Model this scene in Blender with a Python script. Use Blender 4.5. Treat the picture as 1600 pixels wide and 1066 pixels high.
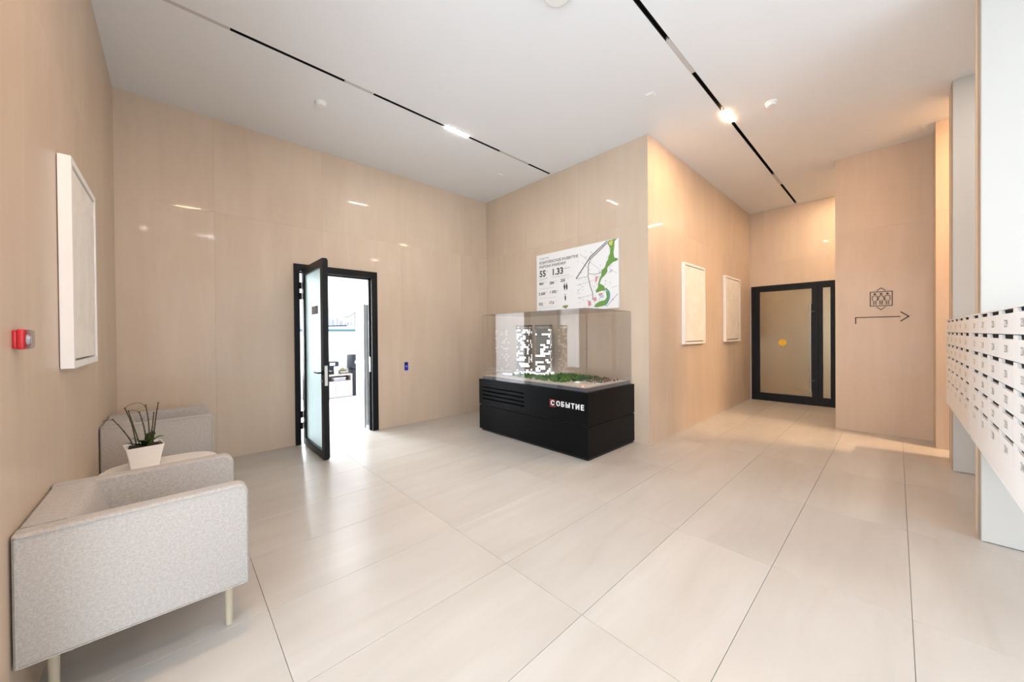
import bpy, bmesh, math, random
from mathutils import Vector, Matrix, Euler
random.seed(7)
C = bpy.context.scene.collection
SC = bpy.context.scene
for o in list(bpy.data.objects): bpy.data.objects.remove(o)

# ------------------------------------------------------------------ camera
EYE = Vector((0, 0, 1.5))
yaw, pitch, roll = math.radians(46.835), math.radians(-0.364), math.radians(-0.499)
fwd0 = Vector((math.cos(yaw), math.sin(yaw), 0)); right0 = Vector((math.sin(yaw), -math.cos(yaw), 0)); z0 = Vector((0, 0, 1))
fwd = fwd0 * math.cos(pitch) + z0 * math.sin(pitch)
up1 = z0 * math.cos(pitch) - fwd0 * math.sin(pitch)
right = right0 * math.cos(roll) + up1 * math.sin(roll)
up = -right0 * math.sin(roll) + up1 * math.cos(roll)
cam = bpy.data.objects.new('camera', bpy.data.cameras.new('camera')); C.objects.link(cam)
cam.matrix_world = Matrix(((right.x, up.x, -fwd.x, EYE.x), (right.y, up.y, -fwd.y, EYE.y), (right.z, up.z, -fwd.z, EYE.z), (0, 0, 0, 1)))
cam.data.sensor_width = 36; cam.data.lens = 563.35 * 36 / 1600
cam.data.shift_y = (525.65 - 533) / 1600
cam.data.clip_start = 0.02
SC.camera = cam
SC.view_settings.view_transform = 'Standard'; SC.view_settings.look = 'None'
SC.view_settings.gamma = 1; SC.view_settings.use_curve_mapping = False
SC.view_settings.exposure = 0.47

# ------------------------------------------------------------------ world and daylight
w = bpy.data.worlds.new('world'); SC.world = w; w.use_nodes = True
w.node_tree.nodes['Background'].inputs[0].default_value = (0.80, 0.90, 1.0, 1)
w.node_tree.nodes['Background'].inputs[1].default_value = 1.0

def area(name, loc, direction, sx, sy, power, col, spread=None):
    l = bpy.data.lights.new(name, 'AREA'); l.shape = 'RECTANGLE'; l.size = sx; l.size_y = sy
    l.energy = power; l.color = col
    if spread: l.spread = math.radians(spread)
    o = bpy.data.objects.new(name, l); C.objects.link(o); o.location = loc
    o.rotation_euler = Vector(direction).to_track_quat('-Z', 'Y').to_euler()
    return o
DAY = (0.80, 0.90, 1.0)
WARM = (1.0, 0.70, 0.42)
area('daylight_entrance', (-1.52, 0.0, 1.75), (1, 0, 0), 3.6, 3.2, 125, DAY)
area('daylight_facade', (1.6, -3.42, 1.75), (0, 1, 0), 4.2, 3.2, 85, DAY)
area('office_window_daylight', (1.35, 9.5, 1.55), (0, -1, 0), 1.5, 2.0, 380, (0.90, 0.96, 1.0))
area('office_fill_light', (1.9, 7.6, 2.95), (0, 0, -1), 2.4, 2.4, 75, (0.95, 0.98, 1.0))  # added overhead fill that brightens the office, no fitting modelled

# ------------------------------------------------------------------ materials
def mat(name, col, rough=0.5, metal=0.0, spec=0.5, emit=None, estr=0, coat=0, coatr=0.1):
    m = bpy.data.materials.new(name); m.use_nodes = True
    b = m.node_tree.nodes['Principled BSDF']
    b.inputs['Base Color'].default_value = (*col, 1); b.inputs['Roughness'].default_value = rough
    b.inputs['Metallic'].default_value = metal; b.inputs['Specular IOR Level'].default_value = spec
    b.inputs['Coat Weight'].default_value = coat; b.inputs['Coat Roughness'].default_value = coatr
    if emit: b.inputs['Emission Color'].default_value = (*emit, 1); b.inputs['Emission Strength'].default_value = estr
    # a little procedural unevenness on every surface
    nt = m.node_tree; n = nt.nodes.new('ShaderNodeTexNoise'); n.inputs['Scale'].default_value = 9
    mr = nt.nodes.new('ShaderNodeMapRange'); mr.inputs['To Min'].default_value = max(0, rough - 0.04); mr.inputs['To Max'].default_value = min(1, rough + 0.04)
    nt.links.new(n.outputs['Fac'], mr.inputs['Value']); nt.links.new(mr.outputs[0], b.inputs['Roughness'])
    return m

def stone(name, base, dark, light, streak, rough, coat=0.0, coatr=0.05, bump=0.0, var=0.03, scale=1.0, spec=0.4):
    """honed limestone-look slab: long soft streaks, cloudy patches, tone differing slab by slab"""
    m = bpy.data.materials.new(name); m.use_nodes = True; nt = m.node_tree; N = nt.nodes; L = nt.links
    b = N['Principled BSDF']
    tc = N.new('ShaderNodeTexCoord'); geo = N.new('ShaderNodeNewGeometry'); oi = N.new('ShaderNodeObjectInfo')
    off = N.new('ShaderNodeVectorMath'); off.operation = 'SCALE'; off.inputs[0].default_value = (37, 19, 11)
    L.new(oi.outputs['Random'], off.inputs['Scale'])
    add = N.new('ShaderNodeVectorMath'); add.operation = 'ADD'
    L.new(geo.outputs['Position'], add.inputs[0]); L.new(off.outputs[0], add.inputs[1])
    mp = N.new('ShaderNodeMapping'); mp.inputs['Scale'].default_value = streak; L.new(add.outputs[0], mp.inputs['Vector'])
    n1 = N.new('ShaderNodeTexNoise'); n1.inputs['Scale'].default_value = 1.6 * scale; n1.inputs['Detail'].default_value = 7; n1.inputs['Roughness'].default_value = 0.6
    n1.inputs['Distortion'].default_value = 0.6
    L.new(mp.outputs[0], n1.inputs['Vector'])
    n2 = N.new('ShaderNodeTexNoise'); n2.inputs['Scale'].default_value = 0.9; n2.inputs['Detail'].default_value = 3; L.new(add.outputs[0], n2.inputs['Vector'])
    cr = N.new('ShaderNodeValToRGB'); L.new(n1.outputs['Fac'], cr.inputs['Fac'])
    e = cr.color_ramp.elements; e[0].position = 0.28; e[0].color = (*dark, 1); e[1].position = 0.74; e[1].color = (*light, 1)
    k = e.new(0.5); k.color = (*base, 1)
    mx = N.new('ShaderNodeMixRGB'); mx.blend_type = 'SOFT_LIGHT'; mx.inputs['Fac'].default_value = 0.22
    L.new(cr.outputs[0], mx.inputs[1]); L.new(n2.outputs['Fac'], mx.inputs[2])
    hs = N.new('ShaderNodeHueSaturation'); mr = N.new('ShaderNodeMapRange')
    mr.inputs['To Min'].default_value = 1 - var; mr.inputs['To Max'].default_value = 1 + var
    L.new(oi.outputs['Random'], mr.inputs['Value']); L.new(mr.outputs[0], hs.inputs['Value']); L.new(mx.outputs[0], hs.inputs['Color'])
    L.new(hs.outputs[0], b.inputs['Base Color'])
    b.inputs['Roughness'].default_value = rough; b.inputs['Coat Weight'].default_value = coat; b.inputs['Coat Roughness'].default_value = coatr
    b.inputs['Specular IOR Level'].default_value = spec
    if bump:
        bp = N.new('ShaderNodeBump'); bp.inputs['Strength'].default_value = bump; bp.inputs['Distance'].default_value = 0.01
        L.new(n1.outputs['Fac'], bp.inputs['Height']); L.new(bp.outputs[0], b.inputs['Normal'])
    return m

M_FLOOR = stone('floor_limestone', (.48, .45, .413), (.445, .415, .375), (.512, .484, .45), (0.45, 3.0, 1), 0.30, var=0.02)
M_WALL = stone('wall_limestone', (.585, .465, .355), (.555, .437, .329), (.615, .495, .383), (3.2, 3.2, 0.35), 0.42, coat=0.12, coatr=0.04, var=0.008, spec=0.3)
M_GROUT = mat('grout', (.40, .34, .27), 0.8)
M_BACK = mat('backing', (.50, .42, .34), 0.8)
M_CEIL = mat('ceiling_paint', (.80, .81, .82), 0.75, spec=0.2)
M_BLACK = mat('black_aluminium', (.005, .005, .0055), 0.42, spec=0.22)
M_TRACK = mat('track_black', (.010, .008, .007), 0.6, spec=0.2)
M_TRACKW = mat('track_cover', (.55, .52, .50), 0.5)
M_LAMP = mat('lamp_diffuser', (1, .95, .9), 0.4, emit=(1.0, 0.62, 0.335), estr=470)
M_LOBBYFILL = mat('lobby_fill_glow', (1, .95, .9), 0.4, emit=(1.0, 0.66, 0.38), estr=2300)  # glow of the added lobby fill light, out of view
M_LAMPB = mat('lamp_diffuser_bay', (1, .95, .9), 0.4, emit=(1.0, 0.74, 0.50), estr=850)
M_LAMPN = mat('lamp_diffuser_neutral', (1, .97, .94), 0.4, emit=(1.0, 0.94, 0.88), estr=250)
M_WHITE = mat('white_lacquer', (.545, .53, .50), 0.55, spec=0.25)
M_MAIL = mat('mailbox_white', (.80, .83, .86), 0.45, spec=0.3)
M_WHITEM = mat('white_matt', (.80, .79, .77), 0.55)
M_OFFW = mat('office_white', (.74, .75, .77), 0.6)
M_STEEL = mat('brushed_steel', (.52, .50, .47), 0.30, metal=1.0)
M_GREIGE = mat('greige_metal', (.42, .37, .31), 0.4, metal=0.4)
M_BEIGE = mat('beige_trim', (.66, .57, .47), 0.5)
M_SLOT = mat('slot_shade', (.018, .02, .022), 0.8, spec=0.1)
M_INK = mat('grey_ink', (.30, .30, .30), 0.7)
M_PLINTH = mat('black_plinth', (.003, .0035, .0045), 0.36, spec=0.12)
M_PLINTH2 = mat('black_vent', (.006, .006, .007), 0.5)
M_BASEGREY = mat('model_base_grey', (.10, .10, .115), 0.35)
M_RED = mat('red_plastic', (.55, .012, .02), 0.35)
M_TABLE = mat('white_table', (.84, .79, .73), 0.3)
M_POT = mat('white_ceramic', (.84, .80, .75), 0.25, coat=0.5)
M_STEM = mat('dry_stem', (.05, .042, .012), 0.6)
M_LEAF = mat('orchid_leaf', (.035, .10, .012), 0.35)
M_LEAF2 = mat('orchid_leaf_light', (.16, .33, .04), 0.4)
M_SOIL = mat('bark', (.03, .02, .012), 0.9)
M_LEG = mat('beige_leg', (.52, .45, .33), 0.45)
M_PAPER = mat('poster_white', (.80, .80, .80), 0.35)
M_SIGN = mat('brown_sign', (.045, .028, .014), 0.5)
M_YEL = mat('yellow_sticker', (.85, .48, .01), 0.5)
M_BLUE = mat('blue_film', (.01, .015, .40), 0.3)
M_BLUEL = mat('blue_film_light', (.30, .32, .80), 0.3)

def glassy(name, tint, ior=1.45, rough=0.0, gain=1.0):
    m = bpy.data.materials.new(name); m.use_nodes = True; nt = m.node_tree; N = nt.nodes; L = nt.links
    N.remove(N['Principled BSDF'])
    t = N.new('ShaderNodeBsdfTransparent'); t.inputs[0].default_value = (*tint, 1)
    g = N.new('ShaderNodeBsdfGlossy'); g.inputs['Roughness'].default_value = rough
    f = N.new('ShaderNodeFresnel'); ge = N.new('ShaderNodeNewGeometry'); io = N.new('ShaderNodeMapRange')
    io.inputs['To Min'].default_value = ior; io.inputs['To Max'].default_value = 1 / ior     # same reflectance entering and leaving the pane
    L.new(ge.outputs['Backfacing'], io.inputs['Value']); L.new(io.outputs[0], f.inputs['IOR'])
    mu = N.new('ShaderNodeMath'); mu.operation = 'MULTIPLY'; mu.inputs[1].default_value = gain; mu.use_clamp = True
    mx = N.new('ShaderNodeMixShader'); L.new(f.outputs[0], mu.inputs[0]); L.new(mu.outputs[0], mx.inputs[0])
    L.new(t.outputs[0], mx.inputs[1]); L.new(g.outputs[0], mx.inputs[2]); L.new(mx.outputs[0], N['Material Output'].inputs[0])
    return m
M_GLASS = glassy('clear_acrylic', (.996, .996, .996), 1.5, 0.0, 1.0)
M_LENS = glassy('clear_lens', (.80, .79, .82), 1.5, 0.1)

def frosted():
    m = bpy.data.materials.new('frosted_glass'); m.use_nodes = True; nt = m.node_tree; N = nt.nodes; L = nt.links
    b = N['Principled BSDF']; b.inputs['Base Color'].default_value = (.82, .97, .98, 1); b.inputs['Roughness'].default_value = 0.3
    tr = N.new('ShaderNodeBsdfTranslucent'); tr.inputs[0].default_value = (.88, 1.0, 1.0, 1)
    mx = N.new('ShaderNodeMixShader'); mx.inputs[0].default_value = 0.5
    L.new(b.outputs[0], mx.inputs[1]); L.new(tr.outputs[0], mx.inputs[2])
    rf = N.new('ShaderNodeBsdfRefraction'); rf.inputs['Color'].default_value = (.90, .99, 1, 1); rf.inputs['Roughness'].default_value = .55; rf.inputs['IOR'].default_value = 1.2
    m2 = N.new('ShaderNodeMixShader'); m2.inputs[0].default_value = 0.55
    L.new(mx.outputs[0], m2.inputs[1]); L.new(rf.outputs[0], m2.inputs[2]); L.new(m2.outputs[0], N['Material Output'].inputs[0])
    return m
M_FROST = frosted()
M_BRONZE = mat('satin_bronze_glass', (.33, .25, .155), 0.24, metal=0.6, spec=0.5)

def fabric():
    m = bpy.data.materials.new('woven_fabric'); m.use_nodes = True; nt = m.node_tree; N = nt.nodes; L = nt.links
    b = N['Principled BSDF']; tc = N.new('ShaderNodeTexCoord')
    n = N.new('ShaderNodeTexNoise'); n.inputs['Scale'].default_value = 160; n.inputs['Detail'].default_value = 4; L.new(tc.outputs['Object'], n.inputs['Vector'])
    n2 = N.new('ShaderNodeTexNoise'); n2.inputs['Scale'].default_value = 80; n2.inputs['Detail'].default_value = 5; L.new(tc.outputs['Object'], n2.inputs['Vector'])
    ad = N.new('ShaderNodeMath'); ad.operation = 'ADD'; L.new(n.outputs['Fac'], ad.inputs[0]); L.new(n2.outputs['Fac'], ad.inputs[1])
    mr = N.new('ShaderNodeMapRange'); mr.inputs['From Min'].default_value = 0.7; mr.inputs['From Max'].default_value = 1.3; L.new(ad.outputs[0], mr.inputs['Value'])
    cr = N.new('ShaderNodeValToRGB'); e = cr.color_ramp.elements
    e[0].position = .1; e[0].color = (.35, .322, .295, 1); e[1].color = (.43, .40, .37, 1); L.new(mr.outputs[0], cr.inputs[0]); L.new(cr.outputs[0], b.inputs['Base Color'])
    b.inputs['Roughness'].default_value = 0.9; b.inputs['Specular IOR Level'].default_value = 0.15
    b.inputs['Sheen Weight'].default_value = 0.15
    bp = N.new('ShaderNodeBump'); bp.inputs['Strength'].default_value = 0.25; bp.inputs['Distance'].default_value = 0.002
    L.new(n.outputs['Fac'], bp.inputs['Height']); L.new(bp.outputs[0], b.inputs['Normal'])
    return m
M_FAB = fabric()

def marble():
    m = bpy.data.materials.new('relief_plaster'); m.use_nodes = True; nt = m.node_tree; N = nt.nodes; L = nt.links
    b = N['Principled BSDF']; tc = N.new('ShaderNodeTexCoord'); oi = N.new('ShaderNodeObjectInfo')
    off = N.new('ShaderNodeVectorMath'); off.operation = 'ADD'; L.new(tc.outputs['Object'], off.inputs[0]); L.new(oi.outputs['Random'], off.inputs[1])
    n = N.new('ShaderNodeTexNoise'); n.inputs['Scale'].default_value = 2.6; n.inputs['Detail'].default_value = 4; n.inputs['Distortion'].default_value = 2.2
    L.new(off.outputs[0], n.inputs['Vector'])
    cr = N.new('ShaderNodeValToRGB'); e = cr.color_ramp.elements; e[0].position = .35; e[1].position = .65
    e[0].color = (.76, .72, .66, 1); e[1].color = (.84, .80, .74, 1); L.new(n.outputs['Fac'], cr.inputs[0]); L.new(cr.outputs[0], b.inputs['Base Color'])
    b.inputs['Roughness'].default_value = 0.6
    bp = N.new('ShaderNodeBump'); bp.inputs['Strength'].default_value = 0.35; bp.inputs['Distance'].default_value = 0.03
    L.new(n.outputs['Fac'], bp.inputs['Height']); L.new(bp.outputs[0], b.inputs['Normal'])
    return m
M_RELIEF = marble()
M_FRAMEW = mat('white_frame', (.82, .80, .78), 0.45)

# ------------------------------------------------------------------ builders
def box(bm, x0, x1, y0, y1, z0, z1, bev=0.0, seg=2, mi=0):
    r = bmesh.ops.create_cube(bm, size=1); vs = r['verts']
    for v in vs:
        v.co = Vector((x0 + (v.co.x + .5) * (x1 - x0), y0 + (v.co.y + .5) * (y1 - y0), z0 + (v.co.z + .5) * (z1 - z0)))
    fs = set(f for v in vs for f in v.link_faces)
    for f in fs: f.material_index = mi
    if bev > 0:
        es = list(set(e for v in vs for e in v.link_edges))
        bmesh.ops.bevel(bm, geom=es, offset=bev, segments=seg, profile=0.5, affect='EDGES')
def bx(*a, **k):
    bm = bmesh.new(); box(bm, *a, **k); return bm
def boxes(L):
    bm = bmesh.new()
    for a in L: box(bm, *a)
    return bm
def prism(bm, pts, axis, a0, a1):
    """extrude a 2-D outline; axis 'x': pts are (y,z); 'y': (x,z); 'z': (x,y)"""
    def P(p, a): return {'x': (a, p[0], p[1]), 'y': (p[0], a, p[1]), 'z': (p[0], p[1], a)}[axis]
    A = [bm.verts.new(P(p, a0)) for p in pts]; B = [bm.verts.new(P(p, a1)) for p in pts]
    bm.faces.new(A); bm.faces.new(B[::-1])
    n = len(pts)
    for i in range(n): bm.faces.new((A[i], B[i], B[(i + 1) % n], A[(i + 1) % n]))
    bmesh.ops.recalc_face_normals(bm, faces=bm.faces)
def tube(bm, pts, r, seg=8):
    pts = [Vector(p) for p in pts]; rs = r if isinstance(r, (list, tuple)) else [r] * len(pts)
    rings = []; nrm = None
    for i, p in enumerate(pts):
        t = (pts[min(i + 1, len(pts) - 1)] - pts[max(i - 1, 0)]).normalized()
        if nrm is None: nrm = t.orthogonal().normalized()
        nrm = (nrm - t * nrm.dot(t)).normalized(); b = t.cross(nrm)
        rings.append([bm.verts.new(p + (nrm * math.cos(2 * math.pi * k / seg) + b * math.sin(2 * math.pi * k / seg)) * rs[i]) for k in range(seg)])
    for a, c in zip(rings, rings[1:]):
        for k in range(seg): bm.faces.new((a[k], a[(k + 1) % seg], c[(k + 1) % seg], c[k]))
    bm.faces.new(rings[0][::-1]); bm.faces.new(rings[-1])
def cyl(bm, p0, p1, r, seg=20, r1=None):
    tube(bm, [p0, p1], [r, r if r1 is None else r1], seg)
def lathe(bm, c, prof, seg=28, axis=Vector((0, 0, 1))):
    q = Vector((0, 0, 1)).rotation_difference(axis); c = Vector(c); rings = []
    for r, h in prof: rings.append([bm.verts.new(c + q @ Vector((r * math.cos(2 * math.pi * k / seg), r * math.sin(2 * math.pi * k / seg), h))) for k in range(seg)])
    for a, b in zip(rings, rings[1:]):
        for k in range(seg): bm.faces.new((a[k], a[(k + 1) % seg], b[(k + 1) % seg], b[k]))
    bm.faces.new(rings[0][::-1]); bm.faces.new(rings[-1]); bmesh.ops.recalc_face_normals(bm, faces=bm.faces)
def bez(pts, n=10):
    """smooth curve through control points (Catmull-Rom)"""
    P = [Vector(p) for p in pts]; P = [2 * P[0] - P[1]] + P + [2 * P[-1] - P[-2]]; out = []
    for i in range(1, len(P) - 2):
        for k in range(n):
            t = k / n; a, b, c, d = P[i - 1], P[i], P[i + 1], P[i + 2]
            out.append(.5 * ((2 * b) + (c - a) * t + (2 * a - 5 * b + 4 * c - d) * t * t + (3 * b - a - 3 * c + d) * t ** 3))
    out.append(P[-2]); return out

ORG = {}
def obj(name, bm, m, parent=None, smooth=False, loc=None):
    """link a bmesh, given in world coordinates, as one object (child meshes are moved into the root's frame)"""
    me = bpy.data.meshes.new(name)
    o = bpy.data.objects.new(name, me); C.objects.link(o)
    org = Vector((0, 0, 0))
    if parent is not None: org = ORG[parent.name]; o.parent = parent
    elif loc is not None: org = Vector(loc); o.location = org
    if org.length: bmesh.ops.translate(bm, verts=bm.verts, vec=-org)
    ORG[o.name] = org
    bm.to_mesh(me); bm.free()
    for q in (m if isinstance(m, (list, tuple)) else [m]): me.materials.append(q)
    if smooth:
        me.polygons.foreach_set('use_smooth', [True] * len(me.polygons))
        me.set_sharp_from_angle(angle=math.radians(40))
    return o
def tag(o, label, cat, group=None, kind=None):
    o['label'] = label; o['category'] = cat
    if group: o['group'] = group
    if kind: o['kind'] = kind
    return o
def thing(name, label, cat, loc, group=None, kind=None):
    o = bpy.data.objects.new(name, None); C.objects.link(o); o.empty_display_size = 0.1
    o.location = loc; ORG[o.name] = Vector(loc); return tag(o, label, cat, group, kind)
def text_bm(s, size, mtx, depth=0.0, align='CENTER', bold=0.0):
    cu = bpy.data.curves.new('t', 'FONT'); cu.body = s; cu.size = size; cu.align_x = align; cu.align_y = 'CENTER'
    cu.resolution_u = 2; cu.offset = bold; cu.extrude = depth
    to = bpy.data.objects.new('t', cu); C.objects.link(to)
    dg = bpy.context.evaluated_depsgraph_get(); me = bpy.data.meshes.new_from_object(to.evaluated_get(dg))
    bm = bmesh.new(); bm.from_mesh(me); bm.transform(mtx)
    bpy.data.objects.remove(to); bpy.data.curves.remove(cu); bpy.data.meshes.remove(me)
    return bm
def join(bm, other):
    me = bpy.data.meshes.new('j'); other.to_mesh(me); other.free(); bm.from_mesh(me); bpy.data.meshes.remove(me)
def frame_negx(p):   # a sheet that faces -X: its right is -Y
    return Matrix(((0, 0, -1, p[0]), (-1, 0, 0, p[1]), (0, 1, 0, p[2]), (0, 0, 0, 1)))
def frame_posy(p):   # a sheet that faces +Y: its right is -X
    return Matrix(((-1, 0, 0, p[0]), (0, 0, 1, p[1]), (0, 1, 0, p[2]), (0, 0, 0, 1)))
def frame_negy(p):   # a sheet that faces -Y: its right is +X
    return Matrix(((1, 0, 0, p[0]), (0, 0, -1, p[1]), (0, 1, 0, p[2]), (0, 0, 0, 1)))

# ------------------------------------------------------------------ the shell
XA, YB, XC, YD, XE, XF, YF, H = -0.445, 5.63, 4.595, 2.248, 9.437, 7.475, 0.647, 4.135
XW, YW = -1.6, -3.5            # entrance facade and the facade behind the camera
SEAM = 3.0
def struct(name, bm, m, label, cat, loc=(0, 0, 0)):
    return tag(obj(name, bm, m, loc=loc), label, cat, kind='structure')

# floor: subfloor with every tile laid on it
fl = struct('floor', boxes([(XW - .2, XE + .2, YW - .2, YB, -.12, -.012)]), M_GROUT, 'polished cream stone tile floor of the lobby', 'floor')
TX, TY, x00, y00, G = 1.2075, 0.6015, 0.362 - 2 * 1.2075, -0.055 - 6 * 0.6015, 0.0011
tile_mesh = {}
def tile(parent, name, m, x0, x1, y0, y1, z0, z1):
    key = (name, round(x1 - x0, 3), round(y1 - y0, 3), round(z1 - z0, 3))
    if key not in tile_mesh:
        bm = bx(0, x1 - x0, 0, y1 - y0, 0, z1 - z0, bev=0.0008, seg=1)
        me = bpy.data.meshes.new(name); bm.to_mesh(me); bm.free(); me.materials.append(m); tile_mesh[key] = me
    o = bpy.data.objects.new(name, tile_mesh[key]); C.objects.link(o); o.parent = parent; o.location = (x0, y0, z0)
    return o
i = 0
while x00 + i * TX < XE:
    j = 0
    while y00 + j * TY < YB:
        a0, a1 = max(XW, x00 + i * TX) + G, min(XE, x00 + (i + 1) * TX) - G
        b0, b1 = max(YW, y00 + j * TY) + G, min(YB, y00 + (j + 1) * TY) - G
        inside = a1 > a0 and b1 > b0 and not (a0 > XC + .15 and b0 > YD + .15) and not (a0 > XF + .35 and b1 < -.8)
        if inside: tile(fl, 'tile', M_FLOOR, a0, a1, b0, b1, -.012, 0.0)
        j += 1
    i += 1

def slab_wall(root, axis, face, a0, a1, first, step, sign, holes=()):
    """large slabs hung on a wall: axis = direction of run, face = coordinate of the visible face, sign = the side it faces"""
    cuts = [a0]; c = first
    while c < a1 - 0.02:
        if c > a0 + 0.02: cuts.append(c)
        c += step
    cuts.append(a1)
    back = face - sign * 0.012; g = 0.0004
    for p, q in zip(cuts, cuts[1:]):
        for z0_, z1_ in ((0.0, SEAM), (SEAM, H)):
            rects = [(p + g, q - g, z0_ + (g if z0_ else 0), z1_ - g)]
            for h0, h1, hz in holes:
                new = []
                for (r0, r1, s0, s1) in rects:
                    if h1 <= r0 or h0 >= r1 or hz <= s0: new.append((r0, r1, s0, s1)); continue
                    # cut the slab in an L or U around the opening, kept as one piece
                    new.append(('cut', r0, r1, s0, s1, max(r0, h0), min(r1, h1), hz))
                rects = new
            for r in rects:
                bm = bmesh.new()
                if r[0] == 'cut':
                    _, r0, r1, s0, s1, c0, c1, hz = r
                    L = [(r0, r1, hz, s1)]
                    if c0 - r0 > .002: L.append((r0, c0, s0, hz))
                    if r1 - c1 > .002: L.append((c1, r1, s0, hz))
                else: L = [r]
                for (r0, r1, s0, s1) in L:
                    lo, hi = min(face, back), max(face, back)
                    if axis == 'x': box(bm, r0, r1, lo, hi, s0, s1)
                    else: box(bm, lo, hi, r0, r1, s0, s1)
                obj('slab', bm, M_WALL, root)

T = 0.15
D0, D1, DZ = 1.200, 2.352, 2.49      # office doorway (outside of its frame)
wl = struct('wall_left', boxes([(XA - T, XA - .012, 1.9, YB + T, 0, H), ]), M_BACK, 'beige stone slab wall on the left with framed relief and fire alarm', 'wall')
slab_wall(wl, 'y', XA, 1.9, YB, 3.2, 1.2, +1)
wb = struct('wall_back', boxes([(XA - T, D0 + .01, YB + .012, YB + T, 0, H), (D1 - .01, XC + T, YB + .012, YB + T, 0, H), (D0 + .01, D1 - .01, YB + .012, YB + T, DZ - .01, H)]), M_BACK,
            'beige stone slab wall around the open office door', 'wall')
slab_wall(wb, 'x', YB, XA, XC, 0.37 - 1.2, 1.2, -1, holes=[(D0 + .01, D1 - .01, DZ - .01)])
wc = struct('wall_middle', boxes([(XC + .012, XC + T, YD + .012, YB + .012, 0, H)]), M_BACK, 'beige stone slab wall behind the display case, carrying the map poster', 'wall')
slab_wall(wc, 'y', XC, YD, YB, YD + 1.127, 1.127, -1)
wd = struct('wall_passage', boxes([(XC + T, XE + T, YD + .012, YD + T, 0, H)]), M_BACK, 'warm lit beige stone slab wall with two framed reliefs', 'wall')
slab_wall(wd, 'x', YD, XC + .012, XE, XC + 1.21, 1.21, -1)
we = struct('wall_far', boxes([(XE + .012, XE + T, -.8, YD + .012, 0, H)]), M_BACK, 'narrow beige end wall of the passage above the dark glass door', 'wall')
slab_wall(we, 'y', XE, -.8, YD, .70, 3.0, -1, holes=[(.76, 2.214, 2.50)])
wf = struct('wall_right', boxes([(XF + .012, XF + .35, YW, YF - .012, 0, H), (XF + .35, XE + T, -.9, -.8, 0, H)]), M_BACK, 'beige stone slab wall with the brown lift sign and arrow', 'wall')
slab_wall(wf, 'y', XF, YW, YF, YF - 1.0 - 1.2 * 3, 1.2, -1)
slab_wall(wf, 'x', YF, XF + .012, XF + .35, XF + 1.2, 1.2, +1)
# the side of the room behind the camera
ef = struct('wall_entrance', boxes([(XW - .1, XW, YW, 1.9, 3.55, H), (XW - .1, XW, -1.9, 1.85, 0, .05), (XW - .1, XA - T, 1.9, 1.9 + T, 0, H), (XW - .1, XW, 1.85, 1.9, 0, 3.55), (XW - .1, XW, YW, -1.9, 0, 3.55)]), M_WHITEM,
            'white wall around the glazed entrance behind the viewpoint', 'wall')
wr = struct('wall_front', boxes([(XW, -.55, YW - .1, YW, 0, H), (3.75, XF + T, YW - .1, YW, 0, H), (-.55, 3.75, YW - .1, YW, 3.45, H), (-.55, 3.75, YW - .1, YW, 0, .05)]), M_WHITEM,
            'white wall around the window behind the viewpoint', 'wall')
for nm, rng, fixed, lab in (('window_1', (-1.9, 1.85), XW, 'tall glazed entrance front behind the viewpoint, dark mullions'), ('window_2', (-.55, 3.75), YW, 'tall wide window behind the viewpoint, dark mullions')):
    t = thing(nm, lab, 'window', (0, 0, 0), kind='structure')
    bm = bmesh.new(); gl = bmesh.new(); n = 4; top = 3.55 if fixed == XW else 3.45
    for k in range(n + 1):
        c = rng[0] + (rng[1] - rng[0]) * k / n
        c0, c1 = max(rng[0], c - .03), min(rng[1], c + .03)
        if fixed == XW: box(bm, XW - .09, XW - .01, c0, c1, .05, top)
        else: box(bm, c0, c1, YW - .09, YW - .01, .05, top)
    for z in (.05, 2.4, top - .06):
        if fixed == XW: box(bm, XW - .09, XW - .01, rng[0], rng[1], z, z + .06)
        else: box(bm, rng[0], rng[1], YW - .09, YW - .01, z, z + .06)
    if fixed == XW: box(gl, XW - .055, XW - .045, rng[0], rng[1], .06, top - .01)
    else: box(gl, rng[0], rng[1], YW - .055, YW - .045, .06, top - .01)
    obj('mullions', bm, M_BLACK, t); obj('glass_pane', gl, M_GLASS, t)

# ceiling in three fields with two open slots for the light tracks
Y1, Y2, SW = 3.904, 1.405, 0.020
T1E, T2E = 4.56, 9.36
ceil = struct('ceiling', boxes([
    (XW - .1, XE + T, YW - .1, Y2 - SW, H, H + .12), (XW - .1, XE + T, Y2 + SW, Y1 - SW, H, H + .12), (XW - .1, XC + T, Y1 + SW, YB + T, H, H + .12),
    (XW - .1, XC + T, Y1 - SW, Y1 + SW, H + .08, H + .12), (XW - .1, XE + T, Y2 - SW, Y2 + SW, H + .08, H + .12),
    (T1E, XC + T, Y1 - SW, Y1 + SW, H, H + .08), (T2E, XE + T, Y2 - SW, Y2 + SW, H, H + .08)]), M_CEIL, 'smooth off-white painted ceiling with two recessed light slots', 'ceiling')

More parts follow.
